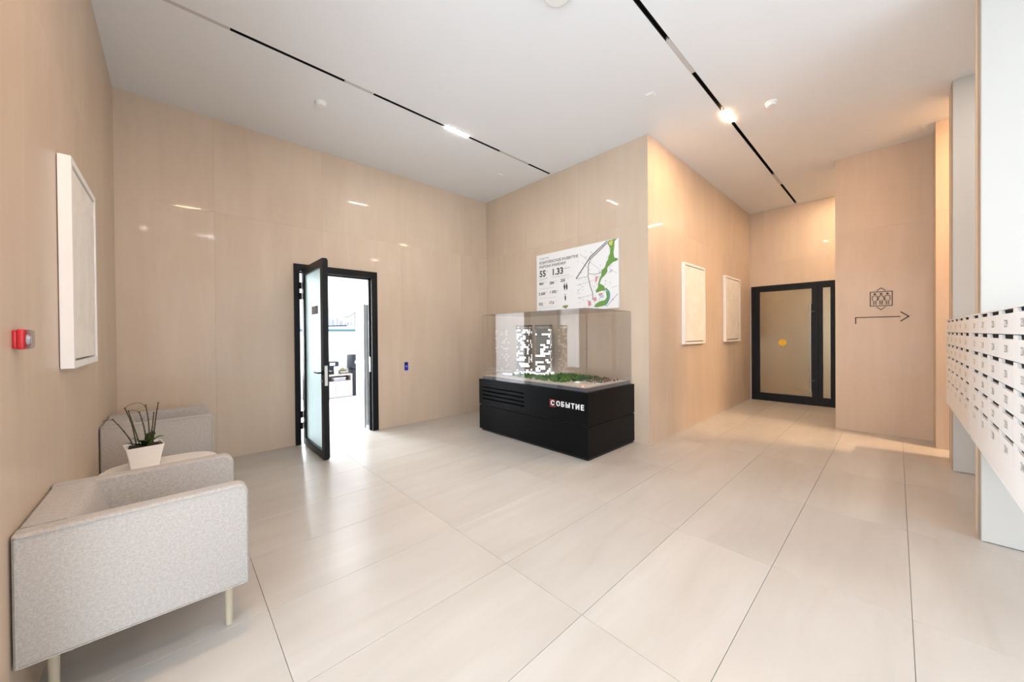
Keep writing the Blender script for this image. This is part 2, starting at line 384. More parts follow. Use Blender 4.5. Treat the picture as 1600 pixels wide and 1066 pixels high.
def track(name, label, y, x_from, x_to, segs, lamps, lamp_m):
    t = thing(name, label, 'light', (x_from, y, H))
    a = SW - .002
    for x0_, x1_, kind in segs:
        if kind == 'b':
            bm = boxes([(x0_, x1_, y - a, y - a + .004, H + .001, H + .07), (x0_, x1_, y + a - .004, y + a, H + .001, H + .07), (x0_, x1_, y - a, y + a, H + .045, H + .06)])
            box(bm, x0_ + .01, x1_ - .01, y - .008, y + .008, H + .03, H + .045)
            obj('black_channel', bm, M_TRACK, t)
        else:
            obj('blank_cover', boxes([(x0_, x1_, y - a, y + a, H - .001, H + .02)]), M_TRACKW, t)
    for x0_, x1_ in lamps:
        bm = bmesh.new(); box(bm, x0_, x1_, y - .030, y + .030, H - .003, H - .0002, bev=.001, seg=1)
        o = obj('lamp_diffuser', bm, lamp_m, t)
        bm = boxes([(x0_ + .02, x1_ - .02, y - a, y + a, H - .002, H + .04)])
        obj('lamp_housing', bm, M_TRACK, t)
    return t
track('track_light', 'recessed ceiling light track over the office door side, ending above the map poster wall', Y1, XA, T1E,
      [(XA + .01, .38, 'w'), (.38, 1.32, 'b'), (1.32, 1.62, 'w'), (1.62, 2.54, 'b'), (2.89, 3.46, 'b'), (3.46, 4.04, 'w'), (4.04, T1E - .004, 'b')], [(2.54, 2.89)], M_LAMPN)
track('track_light', 'recessed ceiling light track running into the passage with the dark glass door', Y2, XW, T2E,
      [(XW + .05, .06, 'b'), (.42, 1.3, 'w'), (1.3, 3.27, 'b'), (3.27, 3.87, 'w'), (3.87, 4.79, 'b'), (5.14, 7.37, 'b'), (7.37, 7.95, 'w'), (7.95, T2E - .004, 'b')], [(.07, .41), (4.80, 5.13)], M_LAMP)

track('track_light', 'added ceiling fill light behind the viewpoint, over the entrance side', -1.1, XW, 7.2,
      [], [(-.8, -.46), (.5, .84)], M_LAMPN)  # unseen lamps added to lift the light on the left side
track('track_light', 'added warm ceiling fill light in the lift lobby behind the mailboxes', -1.6, 4.5, 7.2,
      [], [(6.6, 6.94)], M_LOBBYFILL)  # unseen lamp added to warm and brighten the passage and sign wall
track('track_light', 'short added ceiling fill light between the two white pillars', -1.2, 4.7, 5.9,
      [], [(5.0, 5.34)], M_LAMPN)  # unseen lamp added as extra fill behind the near pillar

t = thing('track_light', 'short ceiling light in the side bay hidden behind the lift sign wall', 'light', (8.6, .46, H))
obj('lamp_diffuser', bx(8.58, 8.62, .30, .63, H - .007, H - .0045, bev=.001, seg=1), M_LAMPB, t); obj('lamp_housing', boxes([(8.575, 8.625, .29, .64, H - .004, H)]), M_TRACK, t)

def detector(x, y, label, r=.05, h=.04, big=False):
    t = thing('smoke_detector' if not big else 'ceiling_speaker', label, 'detector' if not big else 'speaker', (x, y, H))
    bm = bmesh.new(); lathe(bm, (x, y, H), [(r * 1.05, 0), (r * 1.05, -.012), (r, -.016)][::-1]); obj('mounting_ring', bm, M_WHITEM, t, True)
    bm = bmesh.new(); lathe(bm, (x, y, H - .016), [(r * .5, -h), (r * .85, -h * .85), (r * .95, -h * .3), (r * .9, 0)]); obj('sensor_head', bm, M_WHITEM, t, True)
detector(1.24, 4.445, 'small white smoke detector on the ceiling at the left, near the office wall', .055, .03)
detector(5.03, 0.98, 'small white smoke detector on the ceiling right of the warm track lamp', .055, .035)
detector(2.19, 1.79, 'large round white fitting cut by the top edge of the picture', .10, .02, True)
for x, y, s, lab in ((3.95, 4.486, .045, 'small flat white ceiling plate near the map poster corner'), (3.88, 1.855, .045, 'faint square access plate on the ceiling between the two tracks')):
    t = thing('ceiling_plate', lab, 'plate', (x, y, H))
    obj('plate_rim', boxes([(x - s, x + s, y - s, y + s, H - .006, H)]), M_WHITEM, t)
    obj('plate_cover', boxes([(x - s * .8, x + s * .8, y - s * .8, y + s * .8, H - .011, H - .006)]), M_CEIL, t)

# ------------------------------------------------------------------ office door (open) and its frame
dr = thing('door_1', 'black framed office doorway with its frosted glass leaf standing open', 'door', (D0, YB, 0), kind='structure')
fy0, fy1 = YB - .022, YB + T
bm = boxes([(D0, 1.268, fy0, fy1, 0, DZ), (2.262, D1, fy0, fy1, 0, DZ), (1.268, 2.262, fy0, fy1, 2.392, DZ)])
box(bm, 2.240, 2.262, YB + .05, YB + .075, 0, 2.392); box(bm, 1.268, 2.262, YB + .05, YB + .075, 2.372, 2.392)
obj('door_frame', bm, M_BLACK, dr)
LX0, LX1, LY0, LY1, LZ = 1.292, 1.345, 4.655, 5.600, 2.425
bm = boxes([(LX0, LX1, LY0, LY0 + .095, .015, LZ), (LX0, LX1, LY1 - .09, LY1, .015, LZ), (LX0, LX1, LY0 + .095, LY1 - .09, .015, .11), (LX0, LX1, LY0 + .095, LY1 - .09, LZ - .10, LZ)])
box(bm, LX1, LX1 + .012, LY0 + .02, LY1 - .02, .03, .10); box(bm, LX1 - .02, LX1 + .012, LY0 + .012, LY0 + .09, .03, LZ - .015)
leaf = obj('door_leaf', bm, M_BLACK, dr)
obj('frosted_pane', boxes([(LX0 + .022, LX1 - .018, LY0 + .09, LY1 - .085, .10, LZ - .09)]), M_FROST, leaf)['label'] = 'pale frosted glass pane'
bm = bmesh.new(); yl = LY0 + .045; zl = 1.055
lathe(bm, (LX0, yl, zl), [(.024, 0), (.024, .009)], 20, Vector((-1, 0, 0))); cyl(bm, (LX0 - .005, yl, zl), (LX0 - .052, yl, zl), .009)
tube(bm, [(LX0 - .05, yl - .008, zl), (LX0 - .052, yl + .06, zl), (LX0 - .052, yl + .13, zl)], .0085, 10)
lathe(bm, (LX1, yl, zl), [(.024, 0), (.024, .009)], 20, Vector((1, 0, 0))); cyl(bm, (LX1, yl, zl), (LX1 + .06, yl, zl), .009); tube(bm, [(LX1 + .058, yl - .008, zl), (LX1 + .058, yl + .12, zl)], .0085, 10)
obj('lever_handle', bm, M_BLACK, leaf, True)
bm = bmesh.new(); cyl(bm, (LX0 - .012, yl + .005, .955), (LX0 + .01, yl + .005, .955), .017); obj('lock_cylinder', bm, M_STEEL, leaf, True)
obj('lock_plate', boxes([(LX0 + .012, LX1 - .008, LY0 - .003, LY0 + .002, .90, 1.14), (LX0 + .022, LX1 - .02, LY0 - .012, LY0, 1.01, 1.05)]), M_STEEL, leaf)
pl = obj('name_plaque', boxes([(LX0 + .016, LX0 + .022, 4.935, 5.185, 1.775, 1.875)]), mat('plaque', (.03, .022, .025), .4), leaf)
bm = bmesh.new()
for k, wd_ in enumerate((.15, .17, .11)):
    join(bm, text_bm(('ОФИС', 'УПРАВЛЕНИЯ', 'ДОМОМ')[k], .026, frame_negx((LX0 + .0135, 5.06, 1.853 - k * .028))))
pl2 = obj('plaque_lettering', bm, mat('plaque_ink', (.35, .22, .24), .5), leaf)
bm = bmesh.new()
for z in (.265, .42, 2.045, 2.19):
    bm = bmesh.new(); cyl(bm, (1.272, YB - .030, z - .045), (1.272, YB - .030, z + .045), .019, 14); obj('hinge', bm, M_BLACK, leaf, True)
obj('strike_plate', boxes([(2.236, 2.241, YB + .0, YB + .03, .93, 1.16)]), M_STEEL, dr)

# ------------------------------------------------------------------ office beyond
OY, OX0, OX1, OH = 9.63, -.9, 4.3, 3.0
struct('floor_office', boxes([(OX0, OX1, YB + .001, OY + .1, -.1, -.002)]), mat('office_floor', (.72, .72, .73), .28), 'bright white floor of the office seen through the doorway', 'floor')
ow = struct('wall_office', boxes([(OX0, .6, OY, OY + .1, 0, OH), (2.1, OX1, OY, OY + .1, 0, OH), (.6, 2.1, OY, OY + .1, 0, .5), (.6, 2.1, OY, OY + .1, 2.6, OH), (OX0 - .1, OX0, YB + T, OY + .1, 0, OH), (OX1, OX1 + .1, YB + T, OY + .1, 0, OH)]), M_OFFW, 'white walls of the office seen through the doorway', 'wall')
struct('ceiling_office', boxes([(OX0 - .1, OX1 + .1, YB + T, OY + .1, OH, OH + .1)]), M_OFFW, 'white ceiling of the office', 'ceiling')
t = thing('window_3', 'office window with dark grid, left of the low cabinet', 'window', (1.35, OY, .5), kind='structure')
bm = bmesh.new()
for x in (.6, 1.33, 2.05): box(bm, x, x + .05, OY + .02, OY + .07, .5, 2.6)
for z in (.5, 1.5, 2.55): box(bm, .6, 2.1, OY + .02, OY + .07, z, z + .05)
obj('window_frame', bm, M_OFFW, t); obj('glass_pane', boxes([(.62, 2.08, OY + .04, OY + .048, .52, 2.58)]), M_GLASS, t)

cx0, cx1, cy0, cy1, ch = 2.20, 3.19, 9.15, 9.58, .565
t = thing('office_cabinet', 'low white cabinet with an open shelf, seen through the office doorway', 'cabinet', (cx0, cy0, 0))
M_CAB = mat('pale_wood', (.40, .35, .34), .5)
obj('cabinet_body', boxes([(cx0, cx1, cy0, cy1, ch - .03, ch), (cx0, cx0 + .025, cy0, cy1, 0, ch - .03), (cx1 - .03, cx1, cy0, cy1, 0, ch - .03), (cx0, cx1, cy1 - .02, cy1, 0, ch - .03), (cx0, cx1, cy0 + .01, cy1, .38, .40), (cx0, cx1, cy0 + .02, cy1, 0, .04)]), M_CAB, t)
for a, b in ((cx0 + .03, 2.80), (2.806, cx1 - .035)):
    d = obj('cabinet_door', boxes([(a, b, cy0 - .002, cy0 + .016, .03, .375)]), M_CAB, t)
    bm = bmesh.new(); xh = b - .04 if a < 2.5 else a + .05; tube(bm, [(xh, cy0 - .004, .10), (xh, cy0 - .03, .12), (xh, cy0 - .03, .28), (xh, cy0 - .004, .30)], .006, 6)
    obj('door_handle', bm, M_STEEL, d, True)
t = thing('storage_box', 'small grey tray on the open shelf of the low white cabinet', 'tray', (2.95, 9.3, .40))
obj('tray_body', bx(2.78, 3.05, 9.2, 9.45, .401, .47, bev=.008), mat('grey_tray', (.25, .24, .28), .5), t); obj('tray_rim', bx(2.77, 3.06, 9.19, 9.46, .47, .482, bev=.004), M_OFFW, t)
t = thing('coffee_machine', 'dark coffee machine on the low white office cabinet', 'coffee machine', (2.72, 9.35, ch))
M_DARKBL = mat('machine_dark', (.012, .014, .02), .4, spec=.25)
obj('machine_body', bx(2.62, 2.80, 9.25, 9.48, ch, ch + .30, bev=.015), M_DARKBL, t, True)
obj('machine_head', bx(2.61, 2.88, 9.15, 9.46, ch + .20, ch + .31, bev=.015), M_DARKBL, t, True)
obj('display_panel', boxes([(2.68, 2.79, 9.145, 9.151, ch + .225, ch + .285)]), mat('machine_screen', (.55, .6, .68), .3), t)
t = thing('paper_cup', 'white paper cup standing under the coffee machine head', 'cup', (2.755, 9.10, ch))
bm = bmesh.new(); lathe(bm, (2.835, 9.20, ch), [(.035, 0), (.05, .15), (.048, .15), (.033, .01)]); obj('cup_wall', bm, M_OFFW, t, True)
bm = bmesh.new(); lathe(bm, (2.835, 9.20, ch + .148), [(.052, 0), (.052, .012), (.045, .016)]); obj('cup_lid', bm, M_OFFW, t, True)
t = thing('snack_bowl', 'shallow bowl of green and brown sweets on the low white office cabinet', 'bowl', (3.02, 9.3, ch))
bm = bmesh.new(); lathe(bm, (3.02, 9.3, ch), [(.06, 0), (.13, .06), (.125, .065), (.05, .012)]); obj('bowl_body', bm, M_CAB, t, True)
bm = bmesh.new()
for k in range(22):
    a = random.random() * 6.28; r = random.random() * .09
    bmesh.ops.create_icosphere(bm, subdivisions=1, radius=.025, matrix=Matrix.Translation((3.02 + r * math.cos(a), 9.3 + r * math.sin(a), ch + .065 + random.random() * .05)))
o = obj('sweets', bm, mat('sweets', (.16, .17, .06), .5), t); o['kind'] = 'stuff'
t = thing('water_dispenser', 'black floor standing water dispenser beside the low white cabinet', 'dispenser', (3.38, 9.35, 0))
obj('dispenser_body', bx(3.22, 3.56, 9.22, 9.54, 0, .66, bev=.012), M_DARKBL, t, True)
obj('dispenser_head', bx(3.20, 3.58, 9.20, 9.56, .67, 1.02, bev=.025), M_DARKBL, t, True)
obj('dispense_bay', boxes([(3.27, 3.50, 9.194, 9.202, .80, .87)]), mat('bay', (.45, .5, .58), .35), t)
for x in (3.31, 3.38, 3.45):
    bm = bmesh.new(); cyl(bm, (x, 9.202, .765), (x, 9.175, .765), .014); obj('tap', bm, mat('tap_mix', (.45, .10, .12), .4), t, True)
t = thing('tall_cabinet', 'tall white cupboard just inside the office at the right door jamb', 'cabinet', (2.6, 6.0, 0))
obj('cabinet_carcass', bx(2.222, 2.95, 5.80, 6.20, .06, 1.99, bev=.003), M_OFFW, t); obj('cabinet_plinth', boxes([(2.29, 2.93, 5.82, 6.14, 0, .06)]), M_OFFW, t)
obj('edge_profile', boxes([(2.208, 2.222, 5.80, 5.83, .02, 1.99)]), mat('grey_profile', (.12, .12, .12), .4), t)['label'] = 'dark vertical edge profile'
# panorama canvas on the far office wall
t = thing('city_picture', 'wide pale river skyline photograph on the far office wall', 'picture', (2.9, OY, 1.6))
px0, px1, pz0, pz1 = 2.15, 3.45, 1.60, 2.19
obj('canvas', boxes([(px0, px1, OY - .03, OY, pz0, pz1)]), mat('print_sky', (.42, .45, .50), .5), t)
bm = bmesh.new(); yy = OY - .032
box(bm, px0, px1, yy, yy + .002, pz0, pz0 + .06); o = obj('quay', bm, mat('print_quay', (.05, .10, .12), .5), t)
bm = bmesh.new(); box(bm, px0, px1, yy, yy + .0018, pz0 + .06, pz0 + .16); obj('river', bm, mat('print_river', (.28, .36, .42), .5), t)
x = px0 + .05; m_city = mat('print_city', (.16, .18, .23), .5)
while x < px1 - .1:
    hgt = random.uniform(.05, .2); wdt = random.uniform(.03, .08); obj('skyline_block', bx(x, x + wdt, yy, yy + .002, pz0 + .16, pz0 + .16 + hgt), m_city, t); x += wdt + random.uniform(.01, .05)
bm = bmesh.new(); prism(bm, [(px0 + .55, pz0 + .15), (px0 + .6, pz0 + .12), (px0 + 1.05, pz0 + .13), (px0 + 1.1, pz0 + .17)], 'y', yy - .001, yy + .002)
tube(bm, bez([(px1 - .35, yy, pz0 + .36), (px1 - .18, yy, pz0 + .38), (px1 - .02, yy, pz0 + .5)], 6), .008, 4); tube(bm, [(px1 - .02, yy, pz0 + .12), (px1 - .02, yy, pz0 + .5)], .008, 4)
obj('bridge', bm, mat('print_dark', (.03, .035, .045), .5), t)

# ------------------------------------------------------------------ dark glass door at the end of the passage
t = thing('door_2', 'black framed bronze glass double door at the end of the passage', 'door', (XE, 1.5, 0), kind='structure')
ex0, ex1 = XE - .03, XE + .06
obj('door_frame', boxes([(ex0, ex1, 2.150, 2.214, 0, 2.50), (ex0, ex1, .76, .83, 0, 2.50), (ex0, ex1, .83, 2.150, 2.435, 2.50), (ex0 + .02, ex1, .83, 2.15, 0, .012)]), M_BLACK, t)
lf = obj('door_leaf', boxes([(ex0 + .005, ex1 - .02, 2.056, 2.147, .015, 2.432), (ex0 + .005, ex1 - .02, 1.075, 1.171, .015, 2.432), (ex0 + .005, ex1 - .02, 1.171, 2.056, .015, .172), (ex0 + .005, ex1 - .02, 1.171, 2.056, 2.37, 2.432)]), M_BLACK, t)
obj('bronze_pane', boxes([(ex0 + .02, ex1 - .04, 1.165, 2.06, .165, 2.38)]), M_BRONZE, lf)
bm = bmesh.new(); cyl(bm, (ex0 - .055, 1.185, .28), (ex0 - .055, 1.185, 2.06), .014, 16)
for z in (.50, 1.90): cyl(bm, (ex0 - .055, 1.185, z), (ex0 + .01, 1.13, z), .010, 12)
obj('pull_handle', bm, M_STEEL, lf, True)
bm = bmesh.new(); lathe(bm, (ex0 + .0205, 1.655, 1.27), [(.068, -.004), (.068, .001)], 28, Vector((-1, 0, 0))); obj('round_sticker', bm, M_YEL, lf)['label'] = 'yellow round sticker'
sl = obj('side_leaf', boxes([(ex0 + .005, ex1 - .02, .999, 1.071, .015, 2.432), (ex0 + .005, ex1 - .02, .833, .886, .015, 2.432), (ex0 + .005, ex1 - .02, .886, .999, .015, .172), (ex0 + .005, ex1 - .02, .886, .999, 2.37, 2.432)]), M_BLACK, t)
obj('narrow_pane', boxes([(ex0 + .02, ex1 - .04, .88, 1.003, .165, 2.38)]), M_BRONZE, sl)
obj('backing_board', boxes([(XE + .055, XE + .1, .77, 2.2, 0, 2.49)]), M_BLACK, t)

# ------------------------------------------------------------------ framed reliefs
def relief(label, axis, a0, a1, face, sgn, z0_=1.318, z1_=2.575):
    fw = .035; dp = .052
    t = thing('framed_relief', label, 'picture', (face, (a0 + a1) / 2, z0_) if axis == 'y' else ((a0 + a1) / 2, face, z0_), 'white framed relief panels')
    def B(bm, p0, p1, d0, d1, z0, z1, **k):
        lo, hi = sorted((face + sgn * d0, face + sgn * d1))
        if axis == 'y': box(bm, lo, hi, p0, p1, z0, z1, **k)
        else: box(bm, p0, p1, lo, hi, z0, z1, **k)
    bm = bmesh.new()
    B(bm, a0, a0 + fw, .004, dp, z0_, z1_); B(bm, a1 - fw, a1, .004, dp, z0_, z1_); B(bm, a0 + fw, a1 - fw, .004, dp, z0_, z0_ + fw); B(bm, a0 + fw, a1 - fw, .004, dp, z1_ - fw, z1_)
    obj('picture_frame', bm, M_FRAMEW, t)
    bm = bmesh.new(); B(bm, a0 + fw + .008, a1 - fw - .008, .012, dp - .006, z0_ + fw + .012, z1_ - fw - .010, bev=.004)
    obj('relief_panel', bm, M_RELIEF, t)
    bm = bmesh.new(); B(bm, a0 + .01, a1 - .01, 0, .012, z0_ + .01, z1_ - .01); obj('back_board', bm, mat('frame_shadow_gap', (.25, .18, .12), .8), t)
relief('white framed relief panel on the left wall beside the red alarm', 'y', 3.035, 3.865, XA, 1, 1.335, 2.48)
relief('white framed relief panel on the warm passage wall, nearer the wall corner', 'x', 5.66, 6.525, YD, -1)
relief('white framed relief panel on the warm passage wall, nearer the dark glass door', 'x', 7.59, 8.525, YD, -1)

# ------------------------------------------------------------------ fire alarm sounder
t = thing('fire_alarm', 'red wall alarm sounder with clear lens on the left stone wall', 'alarm', (XA, 2.31, 1.49))
ay, az = 2.308, 1.497
obj('alarm_base', bx(XA, XA + .011, ay - .031, ay + .031, az - .036, az + .034, bev=.004), M_RED, t, True)
obj('alarm_body', bx(XA + .010, XA + .030, ay - .035, ay + .035, az - .040, az + .038, bev=.006, seg=3), M_RED, t, True)
obj('clear_lens', bx(XA + .0295, XA + .044, ay - .034, ay + .034, az - .038, az + .036, bev=.007, seg=3), M_LENS, t, True)
bm = bmesh.new(); lathe(bm, (XA + .030, ay, az - .003), [(.02, 0), (.012, .009)], 14, Vector((1, 0, 0))); obj('flash_tube', bm, mat('flash', (.6, .58, .6), .3), t, True)
# blue filmed switch by the office door
t = thing('wall_switch', 'small blue filmed switch plate on the stone wall right of the office door', 'switch', (2.84, YB, .9))
sx0, sx1 = 2.807, 2.872
obj('switch_plate', bx(sx0, sx1, YB - .009, YB, .905, 1.045, bev=.003), M_BLUE, t)
obj('lower_key', bx(sx0 + .008, sx1 - .008, YB - .014, YB - .008, .913, .955, bev=.002), M_BLUE, t); obj('upper_key', bx(sx0 + .008, sx1 - .008, YB - .014, YB - .008, .993, 1.037, bev=.002), mat('navy', (.004, .004, .05), .3), t)
obj('indicator', bx(sx0 + .018, sx1 - .018, YB - .013, YB - .008, .963, .986, bev=.001), M_BLUEL, t)

# ------------------------------------------------------------------ lift sign and arrow on the right wall
sgx = XF - .0045
t = thing('lift_sign', 'brown lift pictogram of three people in a cabin between up and down chevrons', 'sign', (XF, .15, 1.8))
def line(bm, p, q, wd, cap=True):
    p = Vector(p); q = Vector(q); d = (q - p).normalized(); n = Vector((-d.y, d.x)) * wd / 2
    if cap: p = p - d * wd / 2; q = q + d * wd / 2
    prism(bm, [tuple(p + n), tuple(q + n), tuple(q - n), tuple(p - n)], 'x', sgx, XF + .0005)
bm = bmesh.new()
cy, y0_, y1_, za, zb = .151, .262, .040, 1.862, 2.066
for a, b in (((y0_, za), (y1_, za)), ((y1_, za), (y1_, zb)), ((y1_, zb), (y0_, zb)), ((y0_, zb), (y0_, za))): line(bm, a, b, .010)
obj('cabin_outline', bm, M_SIGN, t)
for s, zz in ((1, zb + .018), (-1, za - .018)):
    bm = bmesh.new(); line(bm, (cy + .042, zz), (cy, zz + s * .038), .009); line(bm, (cy - .042, zz), (cy, zz + s * .038), .009); obj('chevron', bm, M_SIGN, t)
bm = bmesh.new()
for k, c in enumerate((cy + .064, cy, cy - .064)):
    lathe(bm, (XF, c, zb - .032), [(.014, 0), (.014, .0045)], 16, Vector((-1, 0, 0)))
    if k == 1: pts = [(c + .032, 1.945), (c + .022, 1.998), (c + .008, 2.010), (c - .008, 2.010), (c - .022, 1.998), (c - .032, 1.945)]
    else: pts = [(c + .026, 1.945), (c + .025, 2.000), (c + .016, 2.008), (c - .016, 2.008), (c - .025, 2.000), (c - .026, 1.945)]
    for a, b in zip(pts, pts[1:]): line(bm, a, b, .008)
    for dx in (.013, -.013):
        line(bm, (c + dx, 1.94), (c + dx, 1.880), .008)
    line(bm, (c, 1.93), (c, 1.885), .005)
obj('people_figures', bm, M_SIGN, t)
t = thing('arrow_sign', 'thin brown bent arrow pointing right below the lift pictogram', 'sign', (XF, .15, 1.7))
bm = bmesh.new(); line(bm, (.418, 1.606), (.418, 1.700), .013, False); line(bm, (.4245, 1.700), (-.040, 1.700), .013, False); obj('arrow_shaft', bm, M_SIGN, t)
bm = bmesh.new(); line(bm, (-.046, 1.762), (-.118, 1.700), .014); line(bm, (-.046, 1.638), (-.118, 1.700), .014); obj('arrow_head', bm, M_SIGN, t)

# ------------------------------------------------------------------ pillars at the right and the mailbox banks
t = thing('stone_pilaster', 'beige stone pilaster between the lift sign wall and the white pillars', 'pilaster', (XF, -.6, 0))
obj('pilaster_slab', boxes([(7.05, XF - .013, -1.3, -.342, 0, SEAM - .001)]), M_WALL, t); obj('pilaster_slab', boxes([(7.05, XF - .013, -1.3, -.342, SEAM + .001, H)]), M_WALL, t)
MB_T, MB_B, MP, CW = 1.612, .655, .1355, .380
def pillar(x0_, x1_, label):
    t = thing('white_pillar', label, 'pillar', ((x0_ + x1_) / 2, -1.2, 0), 'white glossy pillars')
    for z0_, z1_, nm in ((0, MB_B - .001, 'lower_panel'), (MB_T + .001, H - .001, 'upper_panel')):
        obj(nm, boxes([(x0_, x0_ + .02, -2.6, -.412, z0_ + (0.006 if z0_ == 0 else 0), z1_)]), M_WHITE, t)
        obj('steel_edge', boxes([(x0_ + .004, x0_ + .135, -.425, -.408, z0_, z1_)]), M_GREIGE, t)
        obj('beige_edge', boxes([(x0_ + .137, x0_ + .225, -.425, -.406, z0_, z1_)]), M_BEIGE, t)
        obj('pillar_core', boxes([(x0_ + .02, x1_, -2.6, -.426, z0_, z1_), (x0_ + .227, x1_, -.426, -.41, z0_, z1_)]), M_GREIGE, t)
pillar(4.165, 4.44, 'white glossy pillar nearer the camera at the right edge, carrying mailboxes')
pillar(6.025, 6.40, 'white glossy pillar farther back, between the near pillar and the lift sign wall')
# doors share one mesh: an L-shaped plate that leaves a slot along its top
def door_mesh():
    bm = bmesh.new(); w_, h_ = CW - .005, MP - .004
    pts = [(0, 0), (w_, 0), (w_, h_ - .022), (w_ * .26, h_ - .022), (w_ * .22, h_), (0, h_)]
    A = [bm.verts.new((-p[0], 0, p[1])) for p in pts]; B = [bm.verts.new((-p[0], -.012, p[1])) for p in pts]
    bm.faces.new(A); bm.faces.new(B[::-1]); n = len(pts)
    for i_ in range(n): bm.faces.new((A[i_], B[i_], B[(i_ + 1) % n], A[(i_ + 1) % n]))
    bmesh.ops.recalc_face_normals(bm, faces=bm.faces)
    me = bpy.data.meshes.new('mailbox_door'); bm.to_mesh(me); bm.free(); me.materials.append(M_MAIL); return me
DM = door_mesh(); num_mesh = {}
def bank(x_hi, x_lo, label, start):
    t = thing('mailbox_bank', label, 'mailboxes', (x_hi, -.42, MB_B), 'white mailbox banks'); FY = -.402
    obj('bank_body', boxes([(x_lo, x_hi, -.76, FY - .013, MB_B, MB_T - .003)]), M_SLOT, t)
    obj('bank_casing', boxes([(x_lo - .006, x_lo - .001, -.765, FY - .001, MB_B, MB_T), (x_hi + .001, x_hi + .008, -.765, FY, MB_B, MB_T), (x_lo - .006, x_hi + .008, -.765, FY, MB_T - .003, MB_T + .006),
                              (x_lo - .001, x_hi + .001, FY - .012, FY - .001, MB_B, MB_T - 6 * MP - .001), (x_lo - .006, x_hi + .008, -.765, FY, MB_B - .004, MB_B)]), M_MAIL, t)
    obj('end_panel', boxes([(x_lo - .098, x_lo - .008, -.765, FY - .002, MB_B, MB_T)]), M_MAIL, t)
    n = start
    for c in range(5):
        for r in range(6):
            d = bpy.data.objects.new('mailbox_door', DM); C.objects.link(d); d.parent = t
            d.location = Vector((x_hi - c * CW - .0025, FY, MB_T - (r + 1) * MP)) - ORG[t.name]
            s = str(n)
            bm = text_bm(s, .058, frame_posy((-.205, .0012, .055))); me = bpy.data.meshes.new('number'); bm.to_mesh(me); bm.free(); me.materials.append(M_INK)
            q = bpy.data.objects.new('number', me); C.objects.link(q); q.parent = d
            n += 1
bank(6.62, 4.72, 'farther bank of white numbered mailboxes passing the far white pillar', 181)
bank(4.60, 2.70, 'nearer bank of white numbered mailboxes cut by the right edge of the picture', 211)

# ------------------------------------------------------------------ display case
BX0, BX1, BY0, BY1 = 3.50, 4.592, 2.457, 4.497
t = thing('display_case', 'long black plinth with clear cover holding the building model, against the poster wall', 'display case', (4.05, 3.48, 0))
dc = t
obj('toe_kick', boxes([(BX0 + .03, BX1, BY0 + .02, BY1 - .03, 0, .03)]), M_PLINTH2, t)
obj('lower_drawer', bx(BX0, BX1, BY0, BY1, .03, .398, bev=.003, seg=1), M_PLINTH, t)
obj('shadow_gap', boxes([(BX0 + .02, BX1, BY0 + .02, BY1 - .02, .398, .412)]), M_PLINTH2, t)
# upper box with an opening for the louvres
vy0, vy1, vz0, vz1 = 3.50, 4.42, .455, .690
bm = boxes([(BX0, BX0 + .02, BY0, vy0, .412, .800), (BX0, BX0 + .02, vy1, BY1, .412, .800), (BX0, BX0 + .02, vy0, vy1, .412, vz0), (BX0, BX0 + .02, vy0, vy1, vz1, .800),
            (BX0 + .02, BX1, BY0, BY0 + .02, .412, .800), (BX0 + .02, BX1, BY1 - .02, BY1, .412, .800), (BX0 + .02, BX1 - .0, BY0 + .02, BY1 - .02, .785, .800), (BX0 + .07, BX0 + .08, BY0 + .02, BY1 - .02, .42, .785)])
obj('upper_case', bm, M_PLINTH, t)
vent = obj('vent_frame', boxes([(BX0 + .02, BX0 + .07, vy0 - .002, vy0, vz0, vz1), (BX0 + .02, BX0 + .07, vy1, vy1 + .002, vz0, vz1)]), M_PLINTH2, t)
for k in range(4):
    z = vz0 + k * .0587
    bm = bmesh.new(); prism(bm, [(BX0 + .001, z + .002), (BX0 + .001, z + .041), (BX0 + .03, z + .052), (BX0 + .034, z + .047), (BX0 + .012, z + .034), (BX0 + .012, z + .002)], 'y', vy0 + .001, vy1 - .001)
    obj('louvre_slat', bm, M_PLINTH, vent)
# lettering: С in a red square, then ОБЫТИЕ
ly = 3.0
M_LETW = mat('letter_white', (.80, .80, .80), .4)
M_LETR = mat('letter_red', (.42, .03, .05), .4)
bm = bmesh.new(); join(bm, text_bm('С', .082, frame_negx((BX0 - .004, 2.985, .618)), .003, bold=.003))
for ch_, yc in zip('ОБЫТИЕ', (2.895, 2.823, 2.745, 2.668, 2.598, 2.528)):
    join(bm, text_bm(ch_, .082, frame_negx((BX0 - .004, yc, .620)), .003, bold=.003))
obj('lettering', bm, M_LETW, t)
bm = bmesh.new(); yc, zc, s = 2.985, .618, .047
for a in ((yc - s, yc + s, zc - s, zc - s + .009), (yc - s, yc + s, zc + s - .009, zc + s), (yc + s - .009, yc + s, zc - s, zc + s), (yc - s, yc - s + .009, zc + .022, zc + s), (yc - s, yc - s + .009, zc - s, zc - .022)):
    box(bm, BX0 - .006, BX0, *a)
obj('red_square', bm, M_LETR, t)
gx0, gx1, gy0, gy1, gz0, gz1 = BX0 + .03, BX1 - .02, BY0 + .03, BY1 - .03, .801, 1.795
obj('model_base', bx(gx0 + .012, gx1 - .012, gy0 + .012, gy1 - .012, .801, .845, bev=.002, seg=1), M_BASEGREY, t)
g = .006
for nm, a in (('front_glass', (gx0, gx0 + g, gy0, gy1, gz0, gz1)), ('back_glass', (gx1 - g, gx1, gy0, gy1, gz0, gz1)), ('side_glass', (gx0 + g, gx1 - g, gy0, gy0 + g, gz0, gz1)), ('side_glass', (gx0 + g, gx1 - g, gy1 - g, gy1, gz0, gz1)), ('top_glass', (gx0, gx1, gy0, gy1, gz1, gz1 + g))):
    obj(nm, boxes([a]), M_GLASS, t)

